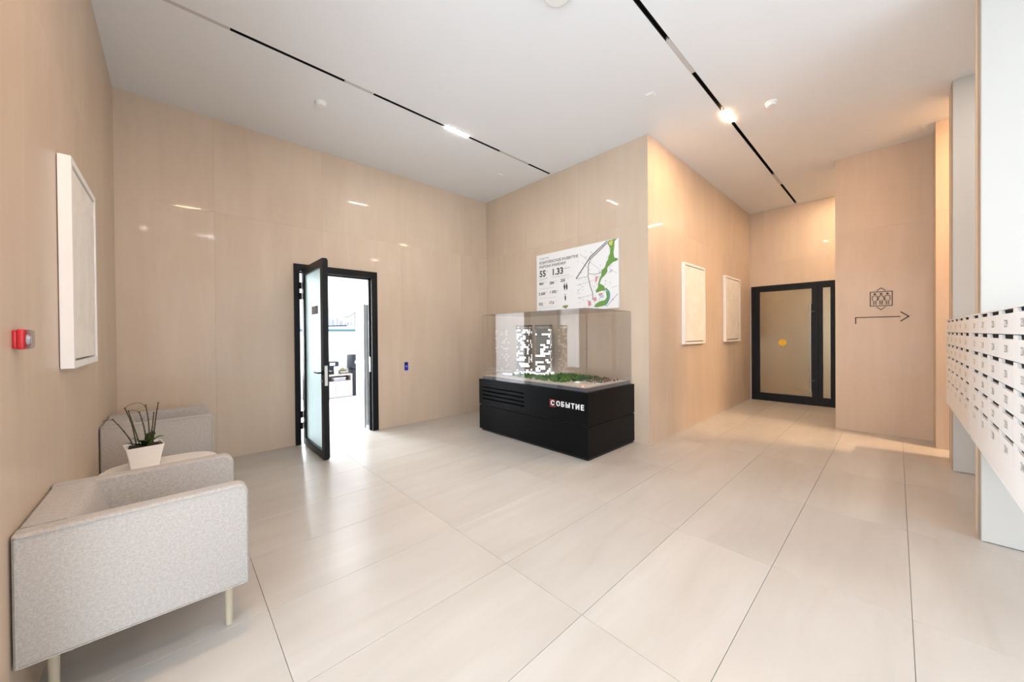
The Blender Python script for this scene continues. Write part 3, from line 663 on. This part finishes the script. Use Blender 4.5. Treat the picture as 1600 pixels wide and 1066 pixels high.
# --- the architectural model
M_GROUND = mat('model_ground', (.50, .47, .43), .6)
mg = obj('model_ground', boxes([(3.56, 4.52, 2.52, 4.43, .846, .853)]), M_GROUND, dc)
bm = bmesh.new()
prism(bm, [(3.57, 2.56), (3.75, 2.55), (4.45, 2.62), (4.45, 2.70), (3.80, 2.64), (3.70, 3.0), (3.62, 3.0), (3.62, 2.66)], 'z', .8535, .856)
prism(bm, [(3.60, 3.35), (3.70, 3.30), (4.5, 3.25), (4.5, 3.30), (3.72, 3.36), (3.66, 4.40), (3.58, 4.40)], 'z', .8535, .856)
obj('model_roads', bm, mat('model_road', (.62, .58, .52), .6), mg)
M_TWR = mat('tower_facade', (.36, .31, .26), .5); M_TDK = mat('tower_dark', (.13, .11, .095), .5)
M_LITW = mat('lit_window', (1, 1, 1), .5, emit=(1.0, .95, .90), estr=1.35); M_LITC = mat('lit_window_cool', (1, 1, 1), .5, emit=(.82, .84, 1.0), estr=1.25)
def tower(label, c, ang, wdt, dep, h, nfl, seed):
    """c = front-left corner on the ground sheet; ang = direction of the front face seen left to right"""
    R = random.Random(seed)
    t = thing('model_tower', label, 'model building', (c[0], c[1], .853), 'lit model towers in the display case')
    ux, uy = math.cos(ang), math.sin(ang); vx, vy = -uy, ux          # v points back, away from the viewer
    def W(u, v, z): return Vector((c[0] + ux * u + vx * v, c[1] + uy * u + vy * v, .853 + z))
    def B(bm, u0, u1, v0, v1, z0, z1):
        vs = [bm.verts.new(W(u, v, z)) for u in (u0, u1) for v in (v0, v1) for z in (z0, z1)]
        for f in ((0, 1, 3, 2), (4, 6, 7, 5), (0, 4, 5, 1), (2, 3, 7, 6), (0, 2, 6, 4), (1, 5, 7, 3)): bm.faces.new([vs[k] for k in f])
    fh = h / (nfl + 2); core = bmesh.new(); B(core, .008, wdt - .008, .008, dep - .008, 0, h - fh * 1.6); obj('tower_core', core, M_TDK, t)
    sl_ = bmesh.new()
    for k in range(nfl + 1): B(sl_, -.004, wdt + .004, -.004, dep + .004, k * fh, k * fh + .0045)
    ncol = 9
    for i_ in range(ncol + 1):
        u = .002 + (wdt - .008) * i_ / ncol; B(sl_, u, u + .004, .001, .007, 0, h - fh * 2)
    for i_ in range(5):
        v = .004 + (dep - .01) * i_ / 4
        B(sl_, wdt - .007, wdt - .001, v, v + .004, 0, h - fh * 2); B(sl_, .001, .007, v, v + .004, 0, h - fh * 2)
    bmesh.ops.recalc_face_normals(sl_, faces=sl_.faces); obj('floor_slabs', sl_, M_TWR, t)
    lw = bmesh.new(); lc = bmesh.new()
    for k in range(nfl):
        run = 0
        for i_ in range(ncol):
            if run == 0: run = R.choice([1, 2, 3, 3]); on = R.random() < .40
            run -= 1
            if on:
                u0 = .003 + (wdt - .006) * i_ / ncol; u1 = .003 + (wdt - .006) * (i_ + 1) / ncol
                B(lc if R.random() < .3 else lw, u0 + .001, u1 - .001, .0035, .0065, k * fh + .006, (k + 1) * fh - .002)
        for side in (wdt - .0065, .0035):
            for i_ in range(4):
                if R.random() < .30:
                    v0 = .006 + (dep - .012) * i_ / 4; B(lw, side, side + .003, v0 + .002, v0 + (dep - .012) / 4 - .004, k * fh + .006, (k + 1) * fh - .002)
    for q, m, nm in ((lw, M_LITW, 'warm_lit_windows'), (lc, M_LITC, 'cool_lit_windows')):
        bmesh.ops.recalc_face_normals(q, faces=q.faces); o = obj(nm, q, m, t)
    cr = bmesh.new()
    B(cr, -.002, .010, -.002, .012, h - 2.2 * fh, h); B(cr, wdt - .010, wdt + .002, -.002, .012, h - 2.2 * fh, h)
    B(cr, -.002, .010, dep - .01, dep + .002, h - 2.2 * fh, h); B(cr, wdt - .010, wdt + .002, dep - .01, dep + .002, h - 2.2 * fh, h)
    B(cr, -.002, wdt + .002, -.002, dep + .002, h - .022, h); bmesh.ops.recalc_face_normals(cr, faces=cr.faces); obj('dark_crown', cr, M_TDK, t)
    po = bmesh.new(); B(po, -.03, wdt + .03, -.03, dep + .02, 0, .018); bmesh.ops.recalc_face_normals(po, faces=po.faces); obj('glowing_podium', po, M_LITC, t)
tower('left one of the two lit model towers inside the display case', (4.10, 4.27), math.atan2(-.92, .39), .215, .17, .79, 21, 3)
tower('right one of the two lit model towers inside the display case', (4.225, 3.965), math.atan2(-.85, .52), .245, .17, .79, 21, 5)
def lowrise(x, y, w_, d_, h_, label):
    t = thing('model_block', label, 'model building', (x, y, .853), 'low lit model blocks')
    obj('block_walls', boxes([(x, x + w_, y, y + d_, .853, .853 + h_)]), mat('block_white', (.75, .74, .8), .5), t)
    obj('lit_band', boxes([(x - .002, x + w_ + .002, y - .002, y + d_ + .002, .858, .858 + h_ * .5)]), M_LITC, t)
lowrise(4.02, 4.05, .07, .12, .035, 'low glowing white model block in front of the left tower')
lowrise(4.18, 3.62, .10, .12, .028, 'low glowing white model block right of the right tower')
lowrise(3.86, 4.18, .05, .16, .022, 'low white model block near the left end of the case')
def clumps(name, sets):
    bm = bmesh.new(); mats = []
    for mi_, (pts, r0, r1, m, seed) in enumerate(sets):
        R = random.Random(seed); mats.append(m)
        for (x0_, x1_, y0_, y1_, n) in pts:
            for _ in range(n):
                r = R.uniform(r0, r1); x = R.uniform(x0_, x1_); y = R.uniform(y0_, y1_)
                q = bmesh.ops.create_icosphere(bm, subdivisions=1, radius=r, matrix=Matrix.Translation((x, y, .853 + r * 1.2)) @ Matrix.Diagonal((1, 1, R.uniform(1.0, 1.5), 1)))
                for v in q['verts']: v.co += Vector((R.uniform(-1, 1), R.uniform(-1, 1), R.uniform(-1, 1))) * r * .25
                for f in set(f for v in q['verts'] for f in v.link_faces): f.material_index = mi_
    obj(name, bm, mats, mg)['kind'] = 'stuff'
M_T1 = mat('tree_green', (.06, .15, .018), .8); M_T2 = mat('tree_dark', (.022, .065, .018), .8); M_T3 = mat('tree_rust', (.16, .06, .04), .8); M_T4 = mat('tree_teal', (.05, .14, .12), .8)
clumps('model_trees', [([(3.70, 4.45, 2.98, 3.58, 230), (3.74, 4.05, 3.5, 4.0, 70)], .010, .021, M_T1, 1),
                       ([(3.85, 4.45, 2.90, 3.55, 130), (3.80, 4.0, 3.6, 4.1, 26), (4.2, 4.45, 2.75, 3.0, 40)], .009, .018, M_T2, 2)])
clumps('model_shrubs', [([(4.0, 4.45, 2.58, 2.95, 95)], .006, .012, M_T3, 3), ([(3.95, 4.45, 2.60, 2.95, 60)], .006, .012, M_T4, 4)])
t = thing('model_dome', 'small pale dome building on the model ground', 'model building', (3.82, 2.84, .853))
bm = bmesh.new(); lathe(bm, (3.82, 2.84, .853), [(.04, 0), (.038, .012), (.026, .022), (.008, .027)]); obj('dome_shell', bm, M_WHITEM, t, True)
bm = bmesh.new(); lathe(bm, (3.82, 2.84, .853), [(.044, 0), (.044, .004)]); obj('dome_base', bm, M_GROUND, t, True)
t = thing('model_marker', 'small red light at the near corner of the model', 'marker', (3.59, 2.60, .853))
obj('marker_foot', boxes([(3.575, 3.60, 2.575, 2.60, .853, .860)]), M_WHITEM, t)
bm = bmesh.new(); bmesh.ops.create_icosphere(bm, subdivisions=2, radius=.011, matrix=Matrix.Translation((3.588, 2.588, .870))); obj('marker_light', bm, mat('red_led', (1, .1, .1), .4, emit=(1, .12, .10), estr=2.0), t, True)

# ------------------------------------------------------------------ map poster
PL, PR, PB, PT = 4.232, 2.672, 1.855, 2.838          # left, right (in y), bottom, top
PX = XC - .030
t = thing('map_poster', 'white map and figures poster with green park strip above the display case', 'poster', (XC, 3.45, PB))
obj('poster_board', boxes([(PX, XC - .001, PR, PL, PB, PT)]), M_PAPER, t)
def U(p): return (PL - p[0] * (PL - PR), PB + p[1] * (PT - PB))
def flat(name, polys, col, lvl, parent=t):
    bm = bmesh.new()
    for P_ in polys:
        P_ = [(min(.997, max(.003, a)), min(.997, max(.003, b))) for a, b in P_]
        prism(bm, [U(p) for p in P_], 'x', PX - .0006 * lvl, PX + .001)
    bmesh.ops.triangulate(bm, faces=[f for f in bm.faces if len(f.verts) > 4])
    return obj(name, bm, mat(name + '_print', col, .5), parent)
def strip(p, wd_):
    out = []
    for a, b in zip(p, p[1:]):
        d = Vector((b[0] - a[0], (b[1] - a[1]) * .63)).normalized(); n = Vector((-d.y, d.x / .63)) * wd_
        out.append([(a[0] + n.x, a[1] + n.y), (b[0] + n.x, b[1] + n.y), (b[0] - n.x, b[1] - n.y), (a[0] - n.x, a[1] - n.y)])
    return out
g1 = [(.948, .997), (.993, .997), (.964, .964), (.962, .89), (.953, .807), (.959, .729), (.997, .709), (.994, .683), (.949, .667), (.912, .632), (.889, .603), (.887, .537), (.86, .492), (.828, .458), (.813, .415), (.805, .381), (.851, .34), (.869, .27), (.841, .267), (.824, .269), (.766, .247), (.761, .283), (.786, .326), (.789, .384), (.804, .45), (.823, .504), (.826, .572), (.85, .595), (.865, .62), (.879, .683), (.898, .723), (.901, .766), (.916, .795), (.921, .87), (.905, .918), (.893, .943), (.911, .981)]
g2 = [(.869, .27), (.894, .244), (.903, .187), (.885, .109), (.854, .048), (.771, .029), (.741, .043), (.761, .083), (.803, .115), (.86, .128), (.88, .166), (.874, .224)]
R = random.Random(4); gb = []
for _ in range(70):
    a = R.uniform(.54, .95); b = R.uniform(.05, .9); w_ = R.uniform(.006, .02); h_ = R.uniform(.01, .03); gb.append([(a, b), (a + w_, b), (a + w_, b + h_), (a, b + h_)])
flat('map_blocks', gb, (.60, .61, .64), 1)
flat('map_streets', strip([(.58, .88), (.80, .60), (.80, .30)], .002) + strip([(.55, .40), (.78, .45)], .002) + strip([(.60, .75), (.70, .60)], .002) + strip([(.56, .2), (.72, .22)], .002) + strip([(.90, .6), (.985, .5)], .002) + strip([(.93, .3), (.985, .32)], .002), (.50, .51, .54), 1.3)
flat('map_river', strip([(.869, .30), (.900, .25), (.910, .19), (.890, .10), (.862, .05)], .008), (.10, .28, .30), 2)
flat('map_park', [g1, g2], (.14, .30, .06), 3)
flat('map_sand', [[(.904, .973), (.949, .98), (.936, .909), (.912, .926)]], (.62, .55, .12), 4)
flat('map_motorway', strip([(.891, .995), (.704, .806), (.532, .502)], .0055) + strip([(.918, .995), (.827, .897), (.713, .78), (.696, .761)], .0045), (.13, .13, .14), 4)
flat('map_avenue', strip([(.70, .76), (.68, .695), (.676, .507), (.699, .362), (.728, .24), (.726, .145)], .004) + strip([(.991, .2), (.875, .029)], .002) + strip([(.532, .502), (.666, .509)], .002), (.22, .23, .22), 4)
flat('map_lane', strip([(.682, .553), (.752, .529), (.827, .543)], .003), (.30, .35, .22), 3.6)
flat('map_sites', [[(.76, .50), (.785, .49), (.775, .42), (.757, .41)], [(.672, .13), (.70, .14), (.712, .07), (.675, .05)], [(.735, .175), (.765, .185), (.77, .13), (.742, .12)], [(.795, .235), (.845, .24), (.82, .20), (.79, .205)]], (.62, .26, .27), 3.4)
flat('map_pond', [[(.80, .20), (.845, .215), (.85, .17), (.81, .16)]], (.40, .55, .68), 3.3)
def ptext(name, items, col, lvl=2):
    m = mat(name + '_ink', col, .5)
    for s, px_, py_, size, bold in items:
        y, z = U((px_, py_)); obj(name, text_bm(s, size, frame_negx((PX - .0006 * lvl, y, z)), 0, 'LEFT', bold), m, t)
ptext('printed_kicker', [('СОБЫТИЕ', .042, .925, .042, 0)], (.20, .24, .45))
ptext('printed_heading', [('КОМПЛЕКСНОЕ РАЗВИТИЕ', .042, .855, .060, .0014), ('РАЙОНА РАМЕНКИ', .042, .785, .060, .0014)], (.10, .10, .11))
ptext('printed_figure', [('55', .042, .665, .145, .005), ('1.33', .215, .665, .145, .005), ('464', .036, .50, .064, .002), ('284', .185, .49, .064, .002), ('205', .335, .505, .064, .002),
                         ('2 600', .030, .325, .064, .002), ('1 092', .185, .335, .064, .002), ('322', .028, .150, .064, .002), ('17.6', .175, .160, .064, .002), ('175.6', .018, .03, .04, 0)], (.06, .06, .065))
ptext('printed_caption', [('га', .145, .70, .03, 0), ('млн м²', .375, .70, .04, 0), ('тыс. м²', .10, .52, .02, 0), ('тыс. м²', .255, .515, .02, 0), ('га', .42, .525, .025, 0), ('мест', .125, .345, .02, 0), ('мест', .28, .35, .02, 0), ('км', .11, .17, .02, 0), ('км', .27, .185, .02, 0),
                       ('общая площадь', .042, .585, .024, 0), ('общая площадь строительства', .215, .585, .024, 0), ('жилые дома', .036, .56, .018, 0)], (.30, .30, .31))
for a, c, b in ((.034, .245, .413), (.030, .276, .25), (.030, .29, .086), (.335, .50, .548), (.545, .60, .48), (.545, .60, .40), (.545, .60, .33), (.545, .60, .26), (.545, .60, .19), (.545, .60, .12)): flat('ruled_line', [[(a, b), (c, b), (c, b + .004), (a, b + .004)]], (.48, .48, .49), 2)
ic = []
for cx_ in (.386, .414):
    ic += [[(cx_ - .008, .435), (cx_ + .008, .435), (cx_ + .012, .39), (cx_ + .004, .335), (cx_ - .004, .36), (cx_ - .012, .40)], [(cx_ - .005, .442), (cx_ + .005, .442), (cx_ + .005, .458), (cx_ - .005, .458)]]
ic += [[(.386, .25), (.402, .25), (.404, .20), (.396, .165), (.388, .20)], [(.390, .258), (.398, .258), (.398, .285), (.390, .285)]]
flat('walker_icons', ic, (.03, .03, .03), 2)
flat('tree_icon', [[(.36, .095), (.43, .10), (.425, .07), (.405, .05), (.395, .04), (.39, .055), (.365, .065)]], (.22, .25, .08), 2)

# ------------------------------------------------------------------ armchairs
def rrect(x0_, x1_, z0_, z1_, r, seg=6, corners=(1, 1, 1, 1)):
    pts = []
    for (cx_, cz_, a0, on) in ((x1_, z1_, 0, corners[0]), (x0_, z1_, 90, corners[1]), (x0_, z0_, 180, corners[2]), (x1_, z0_, 270, corners[3])):
        rr = r if on else .006
        ox = cx_ - rr if cx_ == x1_ else cx_ + rr; oz = cz_ - rr if cz_ == z1_ else cz_ + rr
        for k in range(seg + 1):
            a = math.radians(a0 + 90 * k / seg); pts.append((ox + rr * math.cos(a), oz + rr * math.sin(a)))
    return pts
def armchair(label, x0_, y0_):
    t = thing('armchair', label, 'armchair', (x0_, y0_, 0), 'matching upholstered armchairs')
    Dp, Wd, Z0, Z1, ar = .703, .672, .285, .780, .082
    def bevprism(pts, a0, a1, b):
        bm = bmesh.new(); prism(bm, pts, 'y', a0, a1)
        es = [e for e in bm.edges if abs(e.verts[0].co.y - e.verts[1].co.y) < 1e-6]
        bmesh.ops.bevel(bm, geom=es, offset=b, segments=3, profile=.5, affect='EDGES'); return bm
    for k, (a0, a1) in enumerate(((y0_, y0_ + ar), (y0_ + Wd - ar, y0_ + Wd))):
        pts = rrect(x0_ + .002, x0_ + Dp, Z0, Z1, .045 if k == 0 else .055, corners=(1, 0, 0, 0))
        a = obj('arm', bevprism(pts, a0, a1, .012), M_FAB, t, True)
        # piping along the seam of the outer face
        oy = a0 + .004 if k == 0 else a1 - .004
        p2 = rrect(x0_ + .012, x0_ + Dp - .010, Z0 + .008, Z1 - .011, .040, corners=(1, 0, 0, 0))
        bm = bmesh.new(); tube(bm, [(p[0], oy - (.0045 if k == 0 else -.0045), p[1]) for p in p2 + p2[:1]], .0028, 6); obj('piping', bm, M_FAB, a, True)
    # backrest: top runs flush with the arms, its cushion leaning and curving down to the seat
    pts = [(x0_, Z0), (x0_, Z1 - .012), (x0_ + .012, Z1), (x0_ + .118, Z1), (x0_ + .138, Z1 - .006), (x0_ + .152, Z1 - .020), (x0_ + .162, Z1 - .045), (x0_ + .185, Z1 - .14), (x0_ + .20, Z1 - .28), (x0_ + .20, Z0)]
    bm = bmesh.new(); prism(bm, pts, 'y', y0_ + ar, y0_ + Wd - ar); obj('backrest', bm, M_FAB, t, True)
    bm = bmesh.new(); box(bm, x0_ + .198, x0_ + Dp - .012, y0_ + ar + .003, y0_ + Wd - ar - .003, .365, .465, bev=.03, seg=4); obj('seat_cushion', bm, M_FAB, t, True)
    bm = bmesh.new(); box(bm, x0_ + .02, x0_ + Dp - .015, y0_ + ar - .01, y0_ + Wd - ar + .01, Z0 + .005, .365, bev=.01); obj('seat_frame', bm, M_FAB, t, True)
    bm = bmesh.new(); 
    for lx in (x0_ + .065, x0_ + Dp - .065):
        for lyy in (y0_ + .20, y0_ + Wd - .14):
            bm = bmesh.new(); lathe(bm, (lx, lyy, 0), [(.015, 0), (.0155, .004), (.019, Z0 + .01)], 18); obj('leg', bm, M_LEG, t, True)
    return t
armchair('pale woven armchair nearest the camera, against the left wall', XA + .003, 2.19)
armchair('pale woven armchair farther back in the corner behind the white table', XA + .003, 4.335)

# ------------------------------------------------------------------ side table with orchid
tcx, tcy, tz = -.075, 3.80, .50
t = thing('side_table', 'white side table with rounded top between the two armchairs', 'table', (tcx, tcy, 0))
pts = []
for k in range(64):
    a = 2 * math.pi * k / 64; c_, s_ = math.cos(a), math.sin(a); n_ = 3.2
    pts.append((tcx + .345 * math.copysign(abs(c_) ** (2 / n_), c_), tcy + .40 * math.copysign(abs(s_) ** (2 / n_), s_)))
bm = bmesh.new(); prism(bm, pts, 'z', tz - .025, tz)
bmesh.ops.bevel(bm, geom=[e for e in bm.edges if abs(e.verts[0].co.z - e.verts[1].co.z) < 1e-6], offset=.005, segments=2, affect='EDGES'); obj('table_top', bm, M_TABLE, t, True)
bm = bmesh.new(); lathe(bm, (tcx, tcy, .012), [(.035, 0), (.030, .1), (.030, .4), (.05, tz - .037)]); obj('pedestal', bm, M_TABLE, t, True)
bm = bmesh.new(); lathe(bm, (tcx, tcy, 0), [(.20, 0), (.20, .008), (.05, .014)]); obj('foot_plate', bm, M_TABLE, t, True)

pcx, pcy, ph = -.172, 3.86, .198
def rot(x, y, a): return (pcx + x * math.cos(a) - y * math.sin(a), pcy + x * math.sin(a) + y * math.cos(a))
t = thing('plant_pot', 'white square tapered pot on the side table holding the orchid', 'pot', (pcx, pcy, tz))
bm = bmesh.new(); rings = []
for hw, z in ((.072, tz), (.076, tz + .03), (.086, tz + .11), (.101, tz + .19), (.103, tz + ph), (.094, tz + ph), (.090, tz + ph - .02), (.088, tz + ph - .028)):
    ring = []
    for sx, sy in ((1, 1), (-1, 1), (-1, -1), (1, -1)):
        for da in (0, 1, 2):
            c = hw - .012; a = {(1, 1): 0, (-1, 1): 90, (-1, -1): 180, (1, -1): 270}[(sx, sy)] + 45 * da
            X_, Y_ = rot(sx * c + .012 * math.cos(math.radians(a)), sy * c + .012 * math.sin(math.radians(a)), math.radians(8)); ring.append(bm.verts.new((X_, Y_, z)))
    rings.append(ring)
for a, b in zip(rings, rings[1:]):
    n = len(a)
    for k in range(n): bm.faces.new((a[k], a[(k + 1) % n], b[(k + 1) % n], b[k]))
bm.faces.new(rings[0][::-1]); bm.faces.new(rings[-1]); obj('pot_body', bm, M_POT, t, True)
bm = bmesh.new(); box(bm, pcx - .08, pcx + .08, pcy - .08, pcy + .08, tz + ph - .03, tz + ph - .012); obj('bark_chips', bm, M_SOIL, t)
t = thing('orchid', 'spent orchid with bare dark stems and a few green leaves in the white pot', 'plant', (pcx, pcy, tz + ph - .02))
st = {'s1': [(-.209, .70), (-.232, .863), (-.265, .985)], 's2': [(-.194, .70), (-.227, .855), (-.250, .958)], 's3': [(-.159, .70), (-.173, .831), (-.195, .938)], 's4': [(-.141, .70), (-.145, .862), (-.159, .994)],
      's5': [(-.125, .70), (-.106, .892), (-.092, .999)], 's6': [(-.232, .70), (-.250, .754), (-.290, .838), (-.329, .904)], 's7': [(-.150, .70), (-.128, .80), (-.116, .93)]}
for q, (nm, p) in enumerate(st.items()):
    dy = (q % 3 - 1) * .025
    bm = bmesh.new(); P_ = bez([(x, pcy + dy, z) for x, z in p], 6); tube(bm, P_, [.0042 - .0012 * i_ / len(P_) for i_ in range(len(P_))], 6)
    for f in (.35, .6, .8, 1.0):
        c = P_[int((len(P_) - 1) * f)]; bmesh.ops.create_icosphere(bm, subdivisions=1, radius=.0058, matrix=Matrix.Translation(c))
    obj('flower_stem', bm, M_STEM, t, True)
for q, p in enumerate(([(-.265, .985), (-.240, 1.004), (-.201, 1.012), (-.176, .998), (-.162, .973)], [(-.250, .955), (-.231, .962), (-.202, .950), (-.195, .935)], [(-.329, .904), (-.352, .909), (-.378, .902)])):
    dy = ((-1, 0, 1)[q]) * .0
    bm = bmesh.new(); tube(bm, bez([(x, pcy + dy, z) for x, z in p], 6), .0016, 5); obj('wire_tip', bm, M_STEM, t, True)
def leaf_strap(pts, wd_, m):
    P_ = bez(pts, 7); bm = bmesh.new(); rows = []; n = len(P_)
    for k, p in enumerate(P_):
        f = k / (n - 1); w_ = wd_ * (.35 + .65 * math.sin(math.pi * min(1, f * .95 + .12)) ** .7) * (1 - f ** 6)
        d = (P_[min(k + 1, n - 1)] - P_[max(k - 1, 0)]).normalized(); s_ = d.cross(Vector((0, 0, 1)));
        s_ = s_.normalized() if s_.length > .05 else Vector((0, 1, 0))
        upv = s_.cross(d).normalized()
        rows.append([bm.verts.new(p + s_ * w_ + upv * w_ * .35), bm.verts.new(p), bm.verts.new(p - s_ * w_ + upv * w_ * .35)])
    for a, b in zip(rows, rows[1:]):
        bm.faces.new((a[0], a[1], b[1], b[0])); bm.faces.new((a[1], a[2], b[2], b[1]))
    r_ = bmesh.ops.solidify(bm, geom=bm.faces[:], thickness=.003); obj('leaf', bm, m, t, True)
lz = tz + ph - .012
leaf_strap([(-.145, pcy - .01, lz), (-.103, pcy - .03, .738), (-.050, pcy - .04, .749)], .024, M_LEAF2)
leaf_strap([(-.165, pcy, lz), (-.200, pcy - .03, .735), (-.245, pcy - .04, .768)], .018, M_LEAF)
leaf_strap([(-.175, pcy, lz), (-.220, pcy - .05, .716), (-.262, pcy - .075, .738)], .024, M_LEAF)
leaf_strap([(-.145, pcy + .01, lz), (-.128, pcy, .755), (-.133, pcy + .01, .800)], .022, M_LEAF)
leaf_strap([(-.165, pcy, lz), (-.160, pcy - .06, .735), (-.150, pcy - .10, .738)], .024, M_LEAF)
leaf_strap([(-.155, pcy + .02, lz), (-.140, pcy + .07, .75), (-.12, pcy + .11, .75)], .024, M_LEAF)
